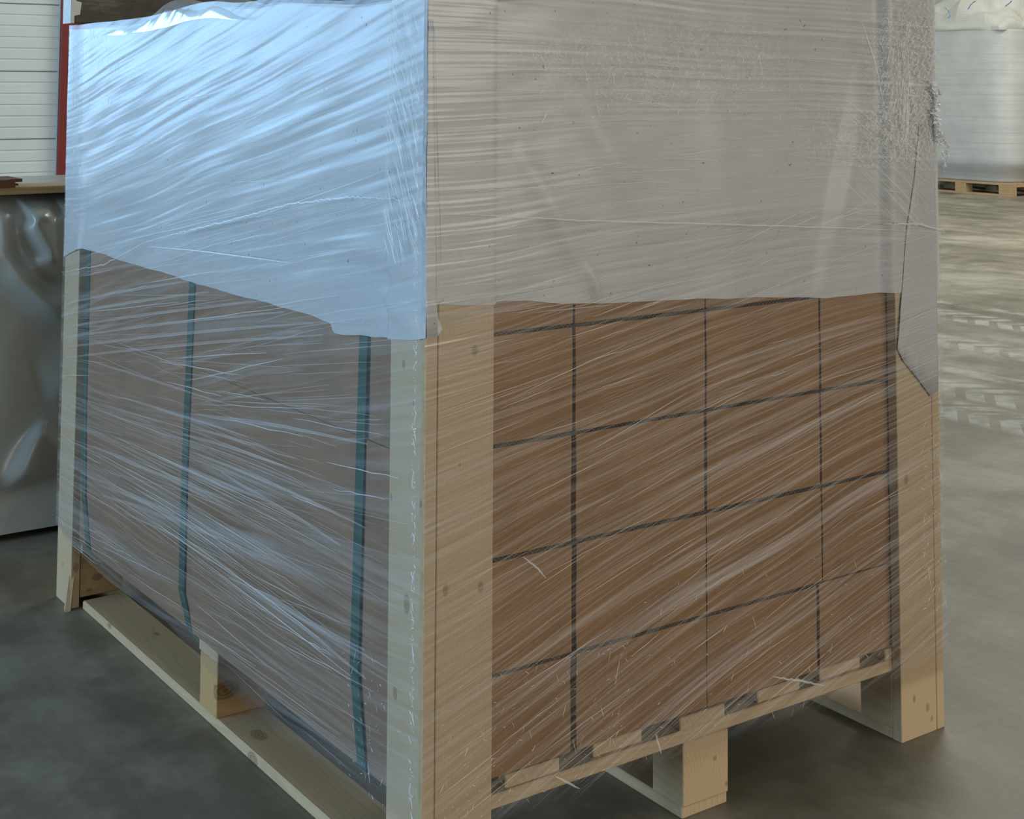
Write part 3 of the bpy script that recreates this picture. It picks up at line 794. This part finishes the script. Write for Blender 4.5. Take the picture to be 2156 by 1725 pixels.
dv, _, df, *_r2 = delaunay_2d_cdt([Vector((p[0], p[1])) for p in pts], [], [], 0, 1e-5)
bm = bmesh.new()
key = {(round(p[0], 4), round(p[1], 4)): p[2] for p in pts}
bv = [bm.verts.new((q.x, LY-key.get((round(q.x, 4), round(q.y, 4)), 0.0), q.y)) for q in dv]
for f in df:
    try: bm.faces.new([bv[i_] for i_ in f])
    except ValueError: pass
bmesh.ops.subdivide_edges(bm, edges=list(bm.edges), cuts=5, use_grid_fill=True)
bmesh.ops.recalc_face_normals(bm, faces=list(bm.faces))
for _ in range(3): bmesh.ops.smooth_vert(bm, verts=[v for v in bm.verts if not v.is_boundary], factor=.5, use_axis_x=True, use_axis_y=True, use_axis_z=True)
for v in bm.verts: v.co.y -= .003*noise.noise((v.co.x*9, v.co.z*7, 21))
M_TARP = plain('silver_cover', (.46, .48, .44), .28, .7, 5, .10, 0.12)
M_TARP.node_tree.nodes['Principled BSDF'].inputs['Metallic'].default_value = .0
bm_obj('cover_front', bm, M_TARP, load, smooth=True)
vs = [(X0t+(X1t-X0t)*i/20, LY+.105+.75*j/8, zt_+.003*noise.noise((i, j, 0))) for i in range(21) for j in range(9)]
mesh_obj('cover_top', vs, grid_faces(21, 9), M_TARP, load, smooth=True)
for X in (X0t, X1t):
    vs = [(X+(.01*noise.noise((y*5, z*5, X)))*(1 if X > 0 else -1), y, z) for y in np.linspace(LY+.005, LY+.85, 18) for z in np.linspace(.03, zt_-.003, 18)]
    mesh_obj('cover_side', vs, grid_faces(18, 18), M_TARP, load, smooth=True)
M_OLD = wood('old_pallet_wood', 'x', light=(.22, .17, .12), dark=(.12, .09, .06), seed=2)
for yy in (LY+.06, LY+.36, LY+.66): board('pallet_runner', X0t+.03, X1t-.03, yy, yy+.1, 0, .10, M_OLD, load)
board('load_core', X0t+.05, X1t-.05, LY+.05, LY+.8, .10, zt_-.03, M_OLD, load)
tag(board('timber_plank', X0t-.1, X1t, LY+.03, LY+.18, zt_+.004, zpl, wood('plank_wood', 'x', light=(.62, .44, .25), dark=(.40, .25, .12), seed=6, freq=90), None, ((X0t+X1t)/2, LY+.08, zt_+.004)),
    'raw pine plank lying flat on top of the silver covered load', 'plank')
# tongue-and-groove offcut
xa = on(46, 385, 1, LY+.01).x; z0 = zpl+.0005; hz = on(20, 376, 1, LY+.01).z-z0
prof = [(xa-.30, 0), (xa-.018, 0), (xa-.018, .35), (xa-.010, .35), (xa-.010, .22), (xa-.0155, .5), (xa-.0155, .55), (xa-.012, .55), (xa, .62), (xa, .95), (xa-.03, .95), (xa-.034, 1.0), (xa-.30, 1.0)]
prof = [(xa-.30, 0), (xa-.018, 0), (xa-.018, .22), (xa-.010, .22), (xa-.010, .42), (xa-.019, .42), (xa-.019, .58), (xa, .60), (xa, .93), (xa-.032, .93), (xa-.034, .86), (xa-.30, .90)]
vs = [(x, yy, z0+hz*q) for yy in (LY+.006, LY+.14) for (x, q) in prof]
k = len(prof)
fs = [tuple(range(k)), tuple(range(2*k-1, k-1, -1))]+[(i, k+i, k+(i+1) % k, (i+1) % k) for i in range(k)]
tag(mesh_obj('floorboard_offcut', vs, fs, wood('dark_profile_wood', 'y', light=(.17, .075, .03), dark=(.09, .038, .015), seed=4), None, (xa-.15, LY+.07, z0)),
    'dark brown tongue and groove board end lying on the pine plank', 'board')

# ------------------------------------------------------------------ dark board on trestle behind the crate
SY = 3.4
sl = on(149, 48, 1, SY); sr = on(640, 30, 1, SY)
bt = sl.z
rack = thing('board_trestle', 'dark weathered board with white taped end raised behind the crate', 'board', (sl.x+.75, SY+.2, 0))
M_DBOARD = NT('weathered_board'); t = M_DBOARD; P = t.pos(); x, y, z = t.sep(P)
nn = t.noise(t.comb(t.math('MULTIPLY', x, 9), y, t.math('MULTIPLY', z, 60)), 1.4, 5, .62); n2 = t.noise(P, 6, 4, .6)
t.principled(t.ramp(t.math('ADD', t.math('MULTIPLY', nn, .5), t.math('MULTIPLY', n2, .5)), [(.35, (.055, .045, .036)), (.55, (.10, .083, .062)), (.70, (.22, .18, .13))]), .6, .3, t.bump(nn, .3, .002))
M_DBOARD = t.m
board('board', sl.x+.012, sl.x+1.5, SY, SY+.09, bt, bt+.26, M_DBOARD, rack, bev=.003)
M_TAPE = plain('white_tape', (.66, .65, .60), .5, .3, 30, .08)
tw = on(170, 20, 1, SY).x
zc = on(150, 35, 1, SY).z
vs, fs = [], []
outl = [(sl.x, bt-.001), (on(155, 40, 1, SY).x, bt-.001), (on(156, 30, 1, SY).x, on(154, 33, 1, SY).z), (on(168, 20, 1, SY).x, on(168, 31, 1, SY).z), (on(171, 12, 1, SY).x, on(171, 5, 1, SY).z), (on(160, 4, 1, SY).x, on(160, 2, 1, SY).z), (on(161, -20, 1, SY).x, bt+.26), (sl.x, bt+.26)]
k = len(outl)
vs = [(a, SY-.0045, b) for a, b in outl]+[(a, SY+.001, b) for a, b in outl]
fs = [tuple(range(k-1, -1, -1)), tuple(range(k, 2*k))]+[(i, (i+1) % k, k+(i+1) % k, k+i) for i in range(k)]
mesh_obj('white_tape', vs, fs, M_TAPE, rack)
board('white_tape', sl.x, sl.x+.012, SY-.003, SY+.09, bt-.001, bt+.26, M_TAPE, rack, bev=0)
for xx in (sl.x+.35, sl.x+1.3):
    for yy in (SY+.0, SY+.36): board('trestle_leg', xx, xx+.06, yy, yy+.06, 0, bt-.06, M_OLD, rack)
    board('trestle_beam', xx, xx+.06, SY-.01, SY+.44, bt-.06, bt, M_OLD, rack)

# ------------------------------------------------------------------ bulk bag on its pallet, far right
bc = on(2112, 386, 2, .144)
BX, BY, BWd = bc.x-.06, bc.y-.14, 1.42
pb = thing('pallet', 'wooden pallet under the big white bulk bag across the hall', 'pallet', (BX+.6, BY+.6, 0))
WP = wood('weathered_pallet', 'y', light=(.52, .36, .20), dark=(.34, .22, .11), seed=8)
px0, py0 = bc.x-.02, bc.y-.10
for i in range(3):
    board('bottom_board', px0+i*.54, px0+i*.54+.12, py0, py0+1.3, 0, .022, WP, pb)
    for j in range(3): board('block', px0+i*.54, px0+i*.54+.12, py0+j*.575, py0+j*.575+.145, .022, .10, WP, pb)
for j in range(3): board('stringer_board', px0, px0+1.2, py0+j*.575, py0+j*.575+.145, .10, .122, WP, pb)
for i in range(7): board('deck_board', px0+i*.18, px0+i*.18+.12, py0, py0+1.3, .122, .144, WP, pb)
bag = thing('bulk_bag', 'tall white film wrapped bulk bag with gathered top on a pallet', 'bulk bag', (BX+BWd/2, BY+BWd/2, .145))
zA = on(2080, 62, 0, BX+.05).z
M_BAG = NT('white_bag'); t = M_BAG; P = t.pos(); x, y, z = t.sep(P)
hn = t.noise(t.comb(t.math('MULTIPLY', t.math('ADD', x, y), 1.3), 0.0, t.math('MULTIPLY', z, 34)), 1.0, 4, .6)
t.principled(t.ramp(t.noise(P, 4, 3, .5), [(.3, (.52, .52, .50)), (.7, (.60, .60, .57))]), .42, .4, t.bump(hn, .35, .010))
M_BAG = t.m
def bag_ring(z, w, r, k, jit):
    out = []
    for i in range(64):
        a = 2*math.pi*i/64; c, s = math.cos(a), math.sin(a); e = 2/r
        X = math.copysign(abs(c)**e, c)*w/2; Y = math.copysign(abs(s)**e, s)*w/2
        d = 1+jit*noise.noise((c*2.5, s*2.5, z*k))
        out.append((BX+BWd/2+X*d, BY+BWd/2+Y*d, z))
    return out
vs = []; zs = [.146+.02*i for i in range(3)]+list(np.linspace(.2, zA, 70))
for z in zs:
    e = (z-.146)/(zA-.146)
    w = BWd*(.86+.14*sstep(0, .14, e))*(1+.012*math.sin(e*3.0))
    w += .007*noise.noise((z*28, 0, 0))
    vs += bag_ring(z, w, 5.5, 3.0, .006)
def rings(nr): return [(i*64+k, i*64+(k+1) % 64, (i+1)*64+(k+1) % 64, (i+1)*64+k) for i in range(nr-1) for k in range(64)]
fs = rings(len(zs))+[tuple(range(63, -1, -1))]
mesh_obj('bag_body', vs, fs, M_BAG, bag, smooth=True)
vs = []; nz = 26
for i in range(nz):
    e = i/(nz-1); z = zA-.01+.55*e
    w = BWd*(1.0+.03*math.sin(e*8))*(1-.72*e**1.8)
    ring = bag_ring(z, w, 5.0-2.5*e, 6.0, .08+.12*e)
    vs += [(a, b, c+.10*noise.noise((a*5, b*5, c*4))*min(1, e*5)) for a, b, c in ring]
M_BAGTOP = plain('bag_fabric', (.52, .52, .47), .6, .3, 6, .06, .2)
gtop = mesh_obj('gathered_top', vs, rings(nz)+[tuple((nz-1)*64+k for k in range(64))], M_BAGTOP, bag, smooth=False)
for pix in ([(1990, 16), (1999, 26), (2001, 34), (1996, 38)], [(2038, 20), (2044, 10), (2050, 4), (2054, 3)], [(2117, 13), (2124, 8), (2130, 2)]):
    vs, fs = [], []
    tube(vs, fs, [on(u, v, 0, BX-.06) for u, v in pix], .006, 5)
    mesh_obj('blue_stitching', vs, fs, M_BLUE, gtop)
